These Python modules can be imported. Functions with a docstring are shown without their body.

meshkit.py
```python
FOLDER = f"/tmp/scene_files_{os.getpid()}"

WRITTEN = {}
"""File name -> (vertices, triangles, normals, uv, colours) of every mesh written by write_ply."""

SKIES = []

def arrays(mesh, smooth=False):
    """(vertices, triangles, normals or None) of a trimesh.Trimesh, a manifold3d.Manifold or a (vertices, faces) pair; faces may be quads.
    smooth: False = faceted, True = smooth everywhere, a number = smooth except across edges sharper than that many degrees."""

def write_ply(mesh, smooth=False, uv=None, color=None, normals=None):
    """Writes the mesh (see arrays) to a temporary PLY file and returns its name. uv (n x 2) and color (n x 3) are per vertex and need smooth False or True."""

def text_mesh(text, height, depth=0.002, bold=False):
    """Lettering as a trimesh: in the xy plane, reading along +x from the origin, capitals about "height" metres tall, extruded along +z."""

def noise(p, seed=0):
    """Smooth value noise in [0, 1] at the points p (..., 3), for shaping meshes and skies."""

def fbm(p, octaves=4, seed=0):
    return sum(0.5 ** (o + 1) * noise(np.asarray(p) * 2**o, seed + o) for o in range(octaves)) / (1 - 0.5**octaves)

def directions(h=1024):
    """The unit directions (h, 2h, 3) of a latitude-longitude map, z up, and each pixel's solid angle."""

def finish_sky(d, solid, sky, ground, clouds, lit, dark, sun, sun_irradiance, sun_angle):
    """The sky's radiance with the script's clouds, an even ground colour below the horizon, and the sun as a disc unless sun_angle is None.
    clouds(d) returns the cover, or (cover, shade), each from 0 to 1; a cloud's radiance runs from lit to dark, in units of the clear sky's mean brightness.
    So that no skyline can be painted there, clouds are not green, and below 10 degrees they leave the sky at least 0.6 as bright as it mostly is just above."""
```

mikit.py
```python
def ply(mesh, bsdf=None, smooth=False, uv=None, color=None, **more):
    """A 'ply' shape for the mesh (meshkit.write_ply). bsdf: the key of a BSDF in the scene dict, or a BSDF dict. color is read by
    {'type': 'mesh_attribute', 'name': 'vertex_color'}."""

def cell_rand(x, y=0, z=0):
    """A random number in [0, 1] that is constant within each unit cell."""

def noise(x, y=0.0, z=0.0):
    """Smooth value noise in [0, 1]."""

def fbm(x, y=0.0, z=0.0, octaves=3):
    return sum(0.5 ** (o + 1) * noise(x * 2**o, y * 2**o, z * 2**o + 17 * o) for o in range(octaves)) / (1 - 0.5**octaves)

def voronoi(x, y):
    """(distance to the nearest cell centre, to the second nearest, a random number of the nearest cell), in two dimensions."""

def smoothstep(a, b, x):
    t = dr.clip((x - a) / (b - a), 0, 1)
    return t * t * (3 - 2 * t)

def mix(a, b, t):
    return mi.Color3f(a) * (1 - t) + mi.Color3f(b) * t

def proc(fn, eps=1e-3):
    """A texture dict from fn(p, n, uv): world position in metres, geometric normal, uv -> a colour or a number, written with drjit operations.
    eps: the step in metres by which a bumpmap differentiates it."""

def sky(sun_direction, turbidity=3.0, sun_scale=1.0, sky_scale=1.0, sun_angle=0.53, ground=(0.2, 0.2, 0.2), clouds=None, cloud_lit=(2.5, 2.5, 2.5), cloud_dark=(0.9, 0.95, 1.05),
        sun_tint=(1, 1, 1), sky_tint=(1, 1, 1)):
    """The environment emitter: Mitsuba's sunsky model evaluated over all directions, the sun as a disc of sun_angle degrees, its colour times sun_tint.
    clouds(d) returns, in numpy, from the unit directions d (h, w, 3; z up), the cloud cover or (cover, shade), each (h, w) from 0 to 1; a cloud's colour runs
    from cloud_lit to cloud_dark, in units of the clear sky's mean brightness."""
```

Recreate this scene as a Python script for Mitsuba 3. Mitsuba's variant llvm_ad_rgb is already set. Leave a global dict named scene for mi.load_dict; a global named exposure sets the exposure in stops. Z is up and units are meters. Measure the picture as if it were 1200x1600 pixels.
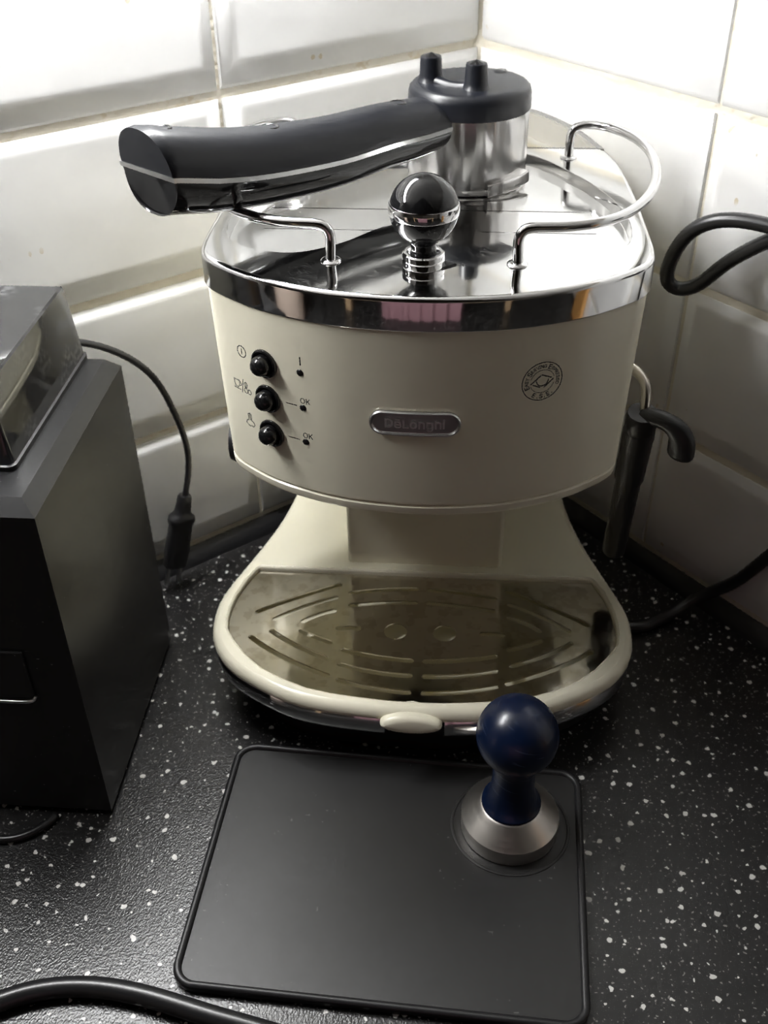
import math, random
import numpy as np
import trimesh
import mitsuba as mi
import drjit as dr
import mikit, meshkit
from mikit import noise, fbm, voronoi, cell_rand, smoothstep, mix
from scipy.interpolate import CubicSpline
from shapely.geometry import Polygon, LineString, Point, box as sbox
from shapely.ops import unary_union
from shapely import affinity

random.seed(7)
rng = np.random.default_rng(7)
T4 = mi.ScalarTransform4f
scene, labels = {}, {}

# world: x to the right, y towards the corner behind the machine, z up; z = 0 is the worktop
CORNER = np.array([.0242, 0.0])                 # where the two tiled walls meet
ALONG_LEFT = np.array([-.75471, -.65606])       # along the left wall, away from the corner
ALONG_RIGHT = np.array([.65606, -.75471])       # along the right wall, away from the corner


def room(s, t, z=0.0):
    """Room coordinates: s metres along the left wall, t metres along the right wall."""
    q = CORNER + s * ALONG_LEFT + t * ALONG_RIGHT
    return np.array([q[0], q[1], z])


# ------------------------------------------------------------------ camera, lamps, exposure
CAM = np.array([.017772, -.753490, .482929])
FWD = np.array([-.0665012, .79900947, -.59762987])
UP = np.array([-.03527414, .59669873, .80168979])
scene['camera'] = {
    'type': 'thinlens', 'fov': 2 * math.degrees(math.atan(600 / 1638.5)), 'fov_axis': 'x',
    'aperture_radius': 0.0011, 'focus_distance': 0.475, 'near_clip': .02, 'far_clip': 20.0,
    'to_world': T4().look_at(origin=CAM.tolist(), target=(CAM + FWD).tolist(), up=UP.tolist())}
exposure = 1.25
STRIP_RADIANCE = (30.0, 30.0, 29.8)             # the light strip under the cabinet on the left wall
STRIP = dict(s0=.16, s1=.60, t=.046, z=.500, w=.044, tilt=45)


# ------------------------------------------------------------------ helpers
def rgb(*c):
    return {'type': 'rgb', 'value': list(c)}


def tw(b):
    return {'type': 'twosided', 'bsdf': b}


def obj(key, mesh, mat, smooth=35, **kw):
    """One entry of the scene under a free key."""
    k, n = key, 1
    while k in scene:
        k = f'{key}_{n:03d}'
        n += 1
    scene[k] = mikit.ply(mesh, mat, smooth=smooth, **kw)
    return k


def tag(key, label, cat=None, group=None, kind=None):
    d = {'label': label} if label else {}
    if cat: d['category'] = cat
    if group: d['group'] = group
    if kind: d['kind'] = kind
    labels[key] = d


def cat_mesh(ms):
    return trimesh.util.concatenate(ms)


def move(m, x=0, y=0, z=0):
    m = m.copy()
    m.apply_translation([x, y, z])
    return m


def closed(pts, n=240):
    pts = np.array(list(pts) + [pts[0]], float)
    t = np.r_[0, np.cumsum(np.sqrt(np.linalg.norm(np.diff(pts, axis=0), axis=1)))]
    q = CubicSpline(t, pts, bc_type='periodic')(np.linspace(0, t[-1], 5000))
    s = np.r_[0, np.cumsum(np.linalg.norm(np.diff(q, axis=0), axis=1))]
    u = np.linspace(0, s[-1], n, endpoint=False)
    return np.stack([np.interp(u, s, q[:, k]) for k in (0, 1)], 1), s[-1]


def sym(right):
    return list(right) + [(-x, y) for x, y in right[-2:0:-1]]


def normals2(P, loop=True):
    if loop:
        t = np.roll(P, -1, 0) - np.roll(P, 1, 0)
    else:
        t = np.gradient(P, axis=0)
    t = t / np.maximum(np.linalg.norm(t, axis=1), 1e-12)[:, None]
    return np.stack([t[:, 1], -t[:, 0]], 1)


def off_wall(P, m=.014):
    """Keeps an outline this far from the tiled left wall."""
    d = (P - CORNER) @ ALONG_RIGHT
    return P + np.clip(m - d, 0, None)[:, None] * ALONG_RIGHT


def flat(poly, z, up=True):
    """A triangulated flat polygon (with holes) at height z."""
    v, f = trimesh.creation.triangulate_polygon(poly, engine='earcut')
    v = np.c_[v, np.full(len(v), z)]
    m = trimesh.Trimesh(v, f, process=False)
    if (m.face_normals[:, 2].sum() > 0) != up:
        m.invert()
    return m


def extrude(poly, h, z=0.0):
    polys = getattr(poly, 'geoms', [poly])
    return move(cat_mesh([trimesh.creation.extrude_polygon(g, h, engine='earcut') for g in polys if g.area > 0]), z=z)


def loft(P, rings, cap0=True, cap1=True):
    """Rings (offset outwards, z) of the counter-clockwise outline P, joined bottom to top."""
    P = np.asarray(P, float)
    n, N = len(P), normals2(np.asarray(P, float))
    V = np.concatenate([np.c_[P + o * N, np.full(n, z)] for o, z in rings])
    i = np.arange(n)
    j = (i + 1) % n
    F = []
    for k in range(len(rings) - 1):
        a, b = k * n, (k + 1) * n
        F += [np.c_[a + i, a + j, b + j], np.c_[a + i, b + j, b + i]]
    ms = [trimesh.Trimesh(V, np.concatenate(F), process=False)]
    if cap0:
        ms.append(flat(Polygon(P + rings[0][0] * N).buffer(0), rings[0][1], False))
    if cap1:
        ms.append(flat(Polygon(P + rings[-1][0] * N).buffer(0), rings[-1][1], True))
    m = cat_mesh(ms)
    m.merge_vertices()
    return m


def strip(P, prof, N=None):
    """A closed profile of (offset, z) points carried along the open path P, its ends closed."""
    P = np.asarray(P, float)
    N = normals2(P, False) if N is None else N
    n, k = len(P), len(prof)
    V = np.concatenate([np.c_[P + o * N, np.full(n, z)] for o, z in prof])
    F, i = [], np.arange(n - 1)
    for a in range(k):
        b = (a + 1) % k
        F += [np.c_[a * n + i, a * n + i + 1, b * n + i + 1], np.c_[a * n + i, b * n + i + 1, b * n + i]]
    fan = [[0, b * n, a * n] for a, b in zip(range(1, k - 1), range(2, k))]
    F += [np.array(fan), np.array([[x + n - 1 for x in t[::-1]] for t in fan])]
    m = trimesh.Trimesh(V, np.concatenate(F), process=True)
    m.fix_normals()
    return m


def lathe(prof, n=64, axis=(0, 0, 1), at=(0, 0, 0)):
    m = trimesh.creation.revolve(np.asarray(prof, float), sections=n)
    m.apply_transform(trimesh.geometry.align_vectors([0, 0, 1], axis))
    m.apply_translation(at)
    return m


def spline(pts, n=80):
    pts = np.asarray(pts, float)
    t = np.r_[0, np.cumsum(np.sqrt(np.linalg.norm(np.diff(pts, axis=0), axis=1)))]
    q = CubicSpline(t, pts)(np.linspace(0, t[-1], n * 8))
    s = np.r_[0, np.cumsum(np.linalg.norm(np.diff(q, axis=0), axis=1))]
    return np.stack([np.interp(np.linspace(0, s[-1], n), s, q[:, k]) for k in range(3)], 1)


def sweep(path, sect, up=(0, 0, 1)):
    """Cross-sections carried along a path: sect is (m, 2) or a list of one per point, x sideways and y up."""
    path = np.asarray(path, float)
    n = len(path)
    t = np.gradient(path, axis=0)
    t /= np.linalg.norm(t, axis=1)[:, None]
    side = np.cross(t[0], up)
    if np.linalg.norm(side) < 1e-3:
        side = np.cross(t[0], (0, 1, 0))
    side /= np.linalg.norm(side)
    rings = []
    for i in range(n):
        side = side - t[i] * (side @ t[i])
        side /= np.linalg.norm(side)
        u = np.cross(side, t[i])
        s = sect if isinstance(sect, np.ndarray) else sect[i]
        rings.append(path[i] + s[:, :1] * side + s[:, 1:] * u)
    m = len(rings[0])
    V = np.concatenate(rings + [path[:1], path[-1:]])
    a = np.arange(m)
    b = (a + 1) % m
    F = []
    for i in range(n - 1):
        p, q = i * m, (i + 1) * m
        F += [np.c_[p + a, p + b, q + b], np.c_[p + a, q + b, q + a]]
    F += [np.c_[b, a, np.full(m, n * m)], np.c_[(n - 1) * m + a, (n - 1) * m + b, np.full(m, n * m + 1)]]
    mesh = trimesh.Trimesh(V, np.concatenate(F), process=False)
    if mesh.volume < 0:
        mesh.invert()
    return mesh


def circle(r, n=16, ry=None):
    a = np.linspace(0, 2 * np.pi, n, endpoint=False)
    return np.c_[r * np.cos(a), (ry or r) * np.sin(a)]


def tube(pts, r, n=80, m=14, smooth=True):
    return sweep(spline(pts, n) if smooth else pts, circle(r, m))


def rrect(x0, x1, y0, y1, r=.003, k=5):
    P = []
    for cx, cy, a0 in ((x1 - r, y0 + r, -90), (x1 - r, y1 - r, 0), (x0 + r, y1 - r, 90), (x0 + r, y0 + r, 180)):
        for a in np.radians(np.linspace(a0, a0 + 90, k)):
            P.append((cx + r * math.cos(a), cy + r * math.sin(a)))
    return np.array(P)


def rbox(x0, x1, y0, y1, z0, z1, r=.003, e=.001):
    """A box with rounded upright edges and chamfered rims."""
    return loft(rrect(x0, x1, y0, y1, r), [(-e, z0), (0, z0 + e), (0, z1 - e), (-e, z1)])


def room_box(s0, s1, t0, t1, z0, z1, e=0.0):
    P = np.array([room(s, t)[:2] for s, t in ((s0, t0), (s1, t0), (s1, t1), (s0, t1))])
    if Polygon(P).exterior.is_ccw is False:
        P = P[::-1]
    if e == 0:
        return extrude(Polygon(P), z1 - z0, z0)
    return cat_mesh([trimesh.convex.convex_hull(np.concatenate([
        np.c_[np.asarray(Polygon(P).buffer(-e, join_style=2).exterior.coords)[:4], np.full(4, z)] for z in (z0, z1)] + [
        np.c_[P, np.full(4, z)] for z in (z0 + e, z1 - e)]))])


def transform(m, M):
    m = m.copy()
    m.apply_transform(M)
    return m


# ------------------------------------------------------------------ materials
def tile_bump(p, n, uv):
    return fbm(p[0] * 22, p[1] * 22, p[2] * 26, octaves=2)


def tile_color(p, n, uv):
    f = noise(p[0] * 9, p[1] * 9, p[2] * 9)
    stain = smoothstep(.90, .93, noise(p[0] * 210, p[1] * 210, p[2] * 110)) * smoothstep(.62, .7, noise(p[0] * 24 + 3, p[1] * 24, p[2] * 24))
    return mix(mix((.735, .735, .725), (.77, .77, .758), f), (.50, .40, .22), stain * .6)


scene['glazed_tile'] = tw({'type': 'bumpmap', 'arbitrary': mikit.proc(tile_bump, 4e-3), 'scale': .0009,
                           'bsdf': {'type': 'principled', 'base_color': mikit.proc(tile_color), 'roughness': .16, 'specular': .5}})


def grout_color(p, n, uv):
    f = fbm(p[0] * 45, p[1] * 45, p[2] * 45, octaves=3)
    g = smoothstep(.5, .75, fbm(p[0] * 300, p[1] * 300, p[2] * 300, octaves=2))
    return mix(mix((.62, .57, .46), (.74, .71, .63), f), (.48, .38, .22), g * smoothstep(.55, .75, f) * .5)


def grout_bump(p, n, uv):
    return fbm(p[0] * 380, p[1] * 380, p[2] * 380, octaves=2)


scene['grout'] = tw({'type': 'bumpmap', 'arbitrary': mikit.proc(grout_bump, 6e-4), 'scale': .0012,
                     'bsdf': {'type': 'diffuse', 'reflectance': mikit.proc(grout_color)}})


def worktop_color(p, n, uv):
    wx = p[0] + .0012 * (noise(p[0] * 700, p[1] * 700, 3) - .5)
    wy = p[1] + .0012 * (noise(p[0] * 700, p[1] * 700, 9) - .5)
    d1, _, r1 = voronoi(wx * 105, wy * 105)
    r = .03 + .16 * r1 * r1
    big = (1 - smoothstep(r * .75, r, d1)) * smoothstep(.25, .32, r1)
    d2, _, r2 = voronoi(wx * 330 + 7, wy * 330)
    rr = .04 + .19 * r2 * r2
    small = (1 - smoothstep(rr * .6, rr, d2)) * smoothstep(.35, .45, r2)
    d3, _, r3 = voronoi(wx * 900 + 31, wy * 900)
    dust = (1 - smoothstep(.12, .22, d3)) * smoothstep(.6, .7, r3)
    base = mix((.0055, .0055, .006), (.010, .0095, .0095), noise(p[0] * 90, p[1] * 90))
    c = mix(base, (.08, .076, .072), dust * .3)
    c = mix(c, (.22, .21, .20), small * .7)
    return mix(c, (.62, .61, .585), big)


def worktop_bump(p, n, uv):
    return fbm(p[0] * 1500, p[1] * 1500, 0, octaves=2)


scene['speckled_laminate'] = {'type': 'bumpmap', 'arbitrary': mikit.proc(worktop_bump, 3e-4), 'scale': .00016,
                              'bsdf': {'type': 'principled', 'base_color': mikit.proc(worktop_color), 'roughness': .28, 'specular': .55}}

CREAM = (.80, .765, .615)
scene['cream_plastic'] = tw({'type': 'principled', 'base_color': rgb(*CREAM), 'roughness': .27, 'specular': .5})
scene['cream_paint'] = tw({'type': 'principled', 'base_color': rgb(*CREAM), 'roughness': .2, 'specular': .5, 'clearcoat': .3, 'clearcoat_gloss': .9})
scene['chrome'] = tw({'type': 'principled', 'base_color': rgb(.80, .80, .80), 'metallic': 1.0, 'roughness': .06})


def scuffs(p, n, uv):
    wx = p[0] + .006 * noise(p[0] * 60, p[1] * 60, 3)
    wy = p[1] + .006 * noise(p[0] * 60, p[1] * 60, 7)
    a = noise(wx * 1500 + wy * 900, wy * 160 - wx * 90, 1)
    b = noise(wx * 260 - wy * 120, wy * 1900 + wx * 700, 5)
    patch = smoothstep(.42, .75, fbm(p[0] * 38, p[1] * 38, 2, octaves=3))
    return .055 + .10 * patch * (.35 + .65 * smoothstep(.55, .85, dr.maximum(a, b)))


scene['scuffed_chrome'] = tw({'type': 'principled', 'base_color': rgb(.79, .79, .785), 'metallic': 1.0, 'roughness': mikit.proc(scuffs)})


def drip_color(p, n, uv):
    f = fbm(p[0] * 60, p[1] * 60, 4, octaves=3)
    s = smoothstep(.52, .7, fbm(p[0] * 170 + 5, p[1] * 170, 1, octaves=3))
    return mix(mix((.66, .63, .555), (.58, .545, .465), f), (.40, .35, .26), s * .45)


def drip_rough(p, n, uv):
    return .065 + .10 * smoothstep(.4, .75, fbm(p[0] * 90, p[1] * 90, 8, octaves=3))


scene['stained_steel'] = tw({'type': 'principled', 'base_color': mikit.proc(drip_color), 'metallic': 1.0, 'roughness': mikit.proc(drip_rough)})


def alu_bump(p, n, uv):
    return noise(p[0] * 260, p[1] * 260, p[2] * 25)


scene['worn_aluminium'] = tw({'type': 'bumpmap', 'arbitrary': mikit.proc(alu_bump, 1e-3), 'scale': .0006,
                              'bsdf': {'type': 'principled', 'base_color': rgb(.66, .65, .64), 'metallic': 1.0, 'roughness': .2}})


def brushed(p, n, uv):
    return .30 + .1 * noise(p[0] * 40, p[1] * 40, p[2] * 3000)


scene['brushed_steel'] = tw({'type': 'principled', 'base_color': rgb(.74, .70, .65), 'metallic': 1.0, 'roughness': mikit.proc(brushed)})
scene['dull_metal'] = tw({'type': 'principled', 'base_color': rgb(.46, .455, .45), 'metallic': 1.0, 'roughness': .34})
scene['bright_metal'] = tw({'type': 'principled', 'base_color': rgb(.7, .7, .69), 'metallic': 1.0, 'roughness': .2})
scene['lettering_metal'] = tw({'type': 'principled', 'base_color': rgb(.8, .8, .79), 'metallic': 1.0, 'roughness': .38})
scene['steel_tube'] = tw({'type': 'principled', 'base_color': rgb(.55, .51, .45), 'metallic': 1.0, 'roughness': .15})
scene['gloss_black'] = tw({'type': 'principled', 'base_color': rgb(.006, .006, .0065), 'roughness': .06, 'specular': .5})
scene['handle_black'] = tw({'type': 'principled', 'base_color': rgb(.0060, .0069, .0100), 'roughness': .33, 'specular': .36})
scene['satin_black'] = tw({'type': 'principled', 'base_color': rgb(.010, .010, .011), 'roughness': .42, 'specular': .5})
scene['ink_black'] = tw({'type': 'principled', 'base_color': rgb(.012, .011, .011), 'roughness': .5})
scene['cable_black'] = tw({'type': 'principled', 'base_color': rgb(.012, .012, .013), 'roughness': .3, 'specular': .5})


def rubber_color(p, n, uv):
    f = fbm(p[0] * 25, p[1] * 25, 1, octaves=3)
    s = smoothstep(.94, .98, noise(p[0] * 520, p[1] * 520, 6)) * smoothstep(.6, .75, noise(p[0] * 40, p[1] * 40, 2))
    return mix(mix((.010, .010, .0105), (.014, .0137, .0134), f), (.12, .12, .115), s * .6)


scene['rubber'] = tw({'type': 'principled', 'base_color': mikit.proc(rubber_color), 'roughness': .42, 'specular': .45})


def grinder_color(p, n, uv):
    s = smoothstep(.93, .96, noise(p[0] * 600, p[1] * 600, p[2] * 600)) * smoothstep(.55, .7, noise(p[0] * 60, p[1] * 60, p[2] * 60))
    return mix((.0075, .0075, .008), (.16, .155, .15), s * .5)


scene['grinder_black'] = tw({'type': 'principled', 'base_color': mikit.proc(grinder_color), 'roughness': .33, 'specular': .5})


def dust_weight(p, n, uv):
    return .035 + .16 * smoothstep(.45, .8, fbm(p[0] * 55, p[1] * 55, p[2] * 55, octaves=3)) * smoothstep(.2, .9, noise(p[0] * 500, p[1] * 500, p[2] * 500))


scene['smoked_plastic'] = {'type': 'blendbsdf', 'weight': mikit.proc(dust_weight),
                           'a': {'type': 'thindielectric', 'int_ior': 1.49, 'specular_transmittance': rgb(.17, .18, .20)},
                           'b': tw({'type': 'diffuse', 'reflectance': rgb(.42, .42, .43)})}
scene['tank_lid_plastic'] = {'type': 'thindielectric', 'int_ior': 1.49, 'specular_transmittance': rgb(.42, .41, .39)}


def blue_color(p, n, uv):
    # wood grain lines showing through the blue lacquer
    g = noise(p[0] * 60, p[1] * 60, p[2] * 900 + p[0] * 260)
    s = smoothstep(.74, .86, g) * smoothstep(.35, .6, noise(p[0] * 130, p[1] * 130, p[2] * 60))
    return mix((.0022, .0070, .0260), (.035, .05, .085), s * .5)


scene['blue_lacquer'] = tw({'type': 'principled', 'base_color': mikit.proc(blue_color), 'roughness': .26, 'specular': .5})
scene['coffee_beans'] = tw({'type': 'principled', 'base_color': rgb(.03, .02, .014), 'roughness': .5})
scene['white_laminate'] = tw({'type': 'principled', 'base_color': rgb(.6, .59, .57), 'roughness': .4})
scene['room_paint'] = tw({'type': 'diffuse', 'reflectance': rgb(.42, .38, .33)})
scene['room_floor'] = tw({'type': 'diffuse', 'reflectance': rgb(.16, .12, .09)})
scene['pink_cotton'] = tw({'type': 'diffuse', 'reflectance': rgb(.30, .17, .195)})
scene['pale_wood'] = tw({'type': 'diffuse', 'reflectance': rgb(.4, .28, .17)})
scene['beige_glaze'] = tw({'type': 'principled', 'base_color': rgb(.62, .50, .42), 'roughness': .2})
scene['warm_wood'] = tw({'type': 'principled', 'base_color': rgb(.55, .28, .09), 'roughness': .4})
scene['lamp_body'] = tw({'type': 'diffuse', 'reflectance': rgb(.5, .5, .5)})

# ------------------------------------------------------------------ the room shell
RS = 2.5
for name, a in (('wall_left', (-.1, RS, -.1, 0)), ('wall_right', (-.1, 0, 0, RS)), ('wall_back', (RS, RS + .1, -.1, RS + .1)), ('wall_front', (-.1, RS, RS, RS + .1))):
    tag(obj(name, room_box(*a, -.9, 1.6), 'room_paint', False), {'wall_left': 'left wall of the corner, clad in white bevelled tiles', 'wall_right': 'right wall of the corner, clad in white bevelled tiles',
        'wall_back': 'plain kitchen wall left of the view', 'wall_front': 'plain kitchen wall behind the viewer'}[name], kind='structure')
tag(obj('floor', room_box(-.1, RS + .1, -.1, RS + .1, -1.0, -.9), 'room_floor', False), 'dark kitchen floor', kind='structure')
tag(obj('ceiling', room_box(-.1, RS + .1, -.1, RS + .1, 1.6, 1.7), 'room_paint', False), 'plain kitchen ceiling', kind='structure')

# tiles: rows of white bevelled tiles, stacked joints, set on a bed of grout
TILE_L, TILE_H, JOINT, ROW0 = .2, .102, .0052, .110
ROWS = [(.012, ROW0)] + [(ROW0 + TILE_H * k, ROW0 + TILE_H * (k + 1)) for k in range(4)]
obj('wall_left__grout', room_box(.0, 1.25, 0, .0029, 0, .5215), 'grout', False)
obj('wall_right__grout', room_box(0, .0029, .003, 1.25, 0, .5215), 'grout', False)


cb = [CORNER + ALONG_LEFT * a + ALONG_RIGHT * b for a, b in ((.0029, .0029), (.0085, .0029), (.0064, .0050), (.0050, .0064), (.0029, .0085))]
obj('wall_right__grout', extrude(Polygon(cb).buffer(0), .505, .012), 'grout', 30)


def tile_mesh(l, h):
    """A bevelled tile lying in xy (its face along +z), its lower left corner at the origin."""
    rings = [(0, .0), (0, .0022), (.0007, .0031), (.0018, .0036), (.0080, .0063), (.0100, .0069), (.0122, .0070)]
    V, F = [], []
    for o, z in rings:
        V += [(o, o, z), (l - o, o, z), (l - o, h - o, z), (o, h - o, z)]
    for k in range(len(rings) - 1):
        for i in range(4):
            a, b = 4 * k + i, 4 * k + (i + 1) % 4
            F += [(a, b, b + 4), (a, b + 4, a + 4)]
    n = 4 * (len(rings) - 1)
    F += [(n, n + 1, n + 2), (n, n + 2, n + 3)]
    return trimesh.Trimesh(np.array(V, float), F, process=False)


for wall, along, inward in (('wall_left', ALONG_LEFT, ALONG_RIGHT), ('wall_right', ALONG_RIGHT, ALONG_LEFT)):
    for z0, z1 in ROWS:
        for k in range(6):
            l, h = TILE_L - JOINT, z1 - z0 - JOINT
            m = tile_mesh(l, h)
            jig = rng.normal(0, 1, 4)
            s0 = k * TILE_L + JOINT / 2 + (.003 if k == 0 else 0) + jig[0] * .0003
            M = np.eye(4)
            M[:2, 0], M[:3, 1], M[:2, 2] = along, (0, 0, 1), inward
            o = CORNER + along * s0 + inward * (.0014 + jig[1] * .0002)
            M[:3, 3] = (o[0], o[1], z0 + JOINT / 2 + jig[2] * .0002)
            tilt = trimesh.transformations.euler_matrix(jig[3] * .002, jig[0] * .0015, 0)
            m = transform(m, M @ tilt)
            if np.linalg.det(M[:3, :3]) < 0:
                m.invert()
            obj(f'{wall}__tile', m, 'glazed_tile', 24)

# black sealing strip along the foot of both tiled walls
seal = [(0, 0), (.0095, 0), (.0085, .004), (.005, .009), (.0018, .012), (0, .012)]
for n_, along, inward in ((1, ALONG_LEFT, ALONG_RIGHT), (2, ALONG_RIGHT, ALONG_LEFT)):
    P = np.array([CORNER + along * s + inward * .0018 for s in (.0018 if n_ == 1 else .012, 1.24)])
    tag(obj(f'trim_{n_}', strip(P, seal, np.array([inward, inward])), 'satin_black', 30),
        ('black sealing strip where the worktop meets the left wall', 'black sealing strip where the worktop meets the right wall')[n_ - 1], kind='structure')

# the worktop fills the corner
top = Polygon([room(s, t)[:2] for s, t in ((0.0017, 0.0017), (1.6, .0017), (1.6, .62), (.62, .62), (.62, 1.6), (.0017, 1.6))])
tag(obj('worktop', extrude(top, .04, -.04), 'speckled_laminate', False), 'black speckled laminate worktop filling the corner under the machine', 'worktop')
for nm, a, lb in (('wall_cabinet', (.0, 1.4, .0, .32), 'white wall cabinet above the tiles on the left wall'), ('wall_cabinet', (.0, .32, .33, 1.4), 'white wall cabinet above the tiles on the right wall')):
    tag(obj(nm, room_box(*a, .535, 1.2), 'white_laminate', False), lb, 'cabinet')

# light strip under the left wall cabinet
S = STRIP
hw_, ti_ = S['w'] / 2, math.radians(S['tilt'])
lamp_c = lambda s_: room(s_, S['t'], S['z'])
across = np.r_[ALONG_RIGHT * math.cos(ti_), math.sin(ti_)]        # the lamp faces down and a little out into the room
down = np.r_[ALONG_RIGHT * math.sin(ti_), -math.cos(ti_)]


def lamp_box(s0, s1, w, d0, d1):
    return trimesh.convex.convex_hull([lamp_c(s_) + across * a + down * d for s_ in (s0, s1) for a in (-w, w) for d in (d0, d1)])


obj('light_strip__housing', lamp_box(S['s0'] - .008, S['s1'] + .008, hw_ + .002, -.012, -.0032), 'lamp_body', False)
obj('light_strip__diffuser', lamp_box(S['s0'], S['s1'], hw_, -.003, 0), None, False, emitter={'type': 'area', 'radiance': rgb(*STRIP_RADIANCE)})
for s_ in (.2, .36, .52):
    obj('light_strip__bracket', room_box(s_ - .01, s_ + .01, S['t'] - .006, S['t'] + .006, S['z'] + .009, .5348), 'lamp_body', False)
tag('light_strip', 'long white light strip fixed under the left wall cabinet', 'lamp')

# a pink towel on a stand, outside the picture; the chrome shows it
for x in (-.30, .34):
    obj('towel_stand__post', rbox(x - .015, x + .015, -.920, -.890, -.9, .22, .004), 'pale_wood')
    obj('towel_stand__foot', rbox(x - .02, x + .02, -1.10, -.70, -.9, -.86, .004), 'pale_wood')
obj('towel_stand__rail', lathe([(0, -.33), (.012, -.33), (.012, .37), (0, .37)], 24, (1, 0, 0), (0, -.905, .2)), 'pale_wood')
tag('towel_stand', 'pale wooden towel stand behind the viewer', 'towel stand')
xs = np.linspace(-.165, .125, 90)
fold = .006 * np.sin(xs * 120) + .004 * np.sin(xs * 251 + 1)
rows = []
for y, z in [(-.885, -.03), (-.885, .19), (-.890, .211), (-.905, .218), (-.920, .211), (-.925, .19), (-.925, -.5)]:
    rows.append(np.c_[xs, y + fold * (1 if z < .2 else .1), np.full(90, z)])
V = np.concatenate(rows)
F = [(r * 90 + i, r * 90 + i + 1, r * 90 + 90 + i) for r in range(6) for i in range(89)] + [(r * 90 + i + 1, r * 90 + 91 + i, r * 90 + 90 + i) for r in range(6) for i in range(89)]
tag(obj('towel', trimesh.Trimesh(V, F, process=False), 'pink_cotton', True), 'pink towel hung over the wooden stand', 'towel')

# things further along the worktop, outside the picture, that show in the chrome band
q = room(.80, .15)
obj('storage_jar__body', lathe([(0, 0.0004), (.055, 0.0004), (.060, .004), (.060, .150), (.056, .156), (0, .156)], 48, at=(q[0], q[1], 0)), 'beige_glaze', 35)
obj('storage_jar__lid', lathe([(0, .1562), (.057, .1562), (.058, .166), (.012, .172), (.012, .186), (0, .188)], 48, at=(q[0], q[1], 0)), 'beige_glaze', 35)
tag('storage_jar', 'beige storage jar on the worktop left of the grinder', 'jar')
tag(obj('chopping_board', room_box(.012, .028, .66, .80, .0004, .24, .002), 'warm_wood', False), 'wooden chopping board leaning on the right wall outside the picture', 'chopping board')

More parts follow.
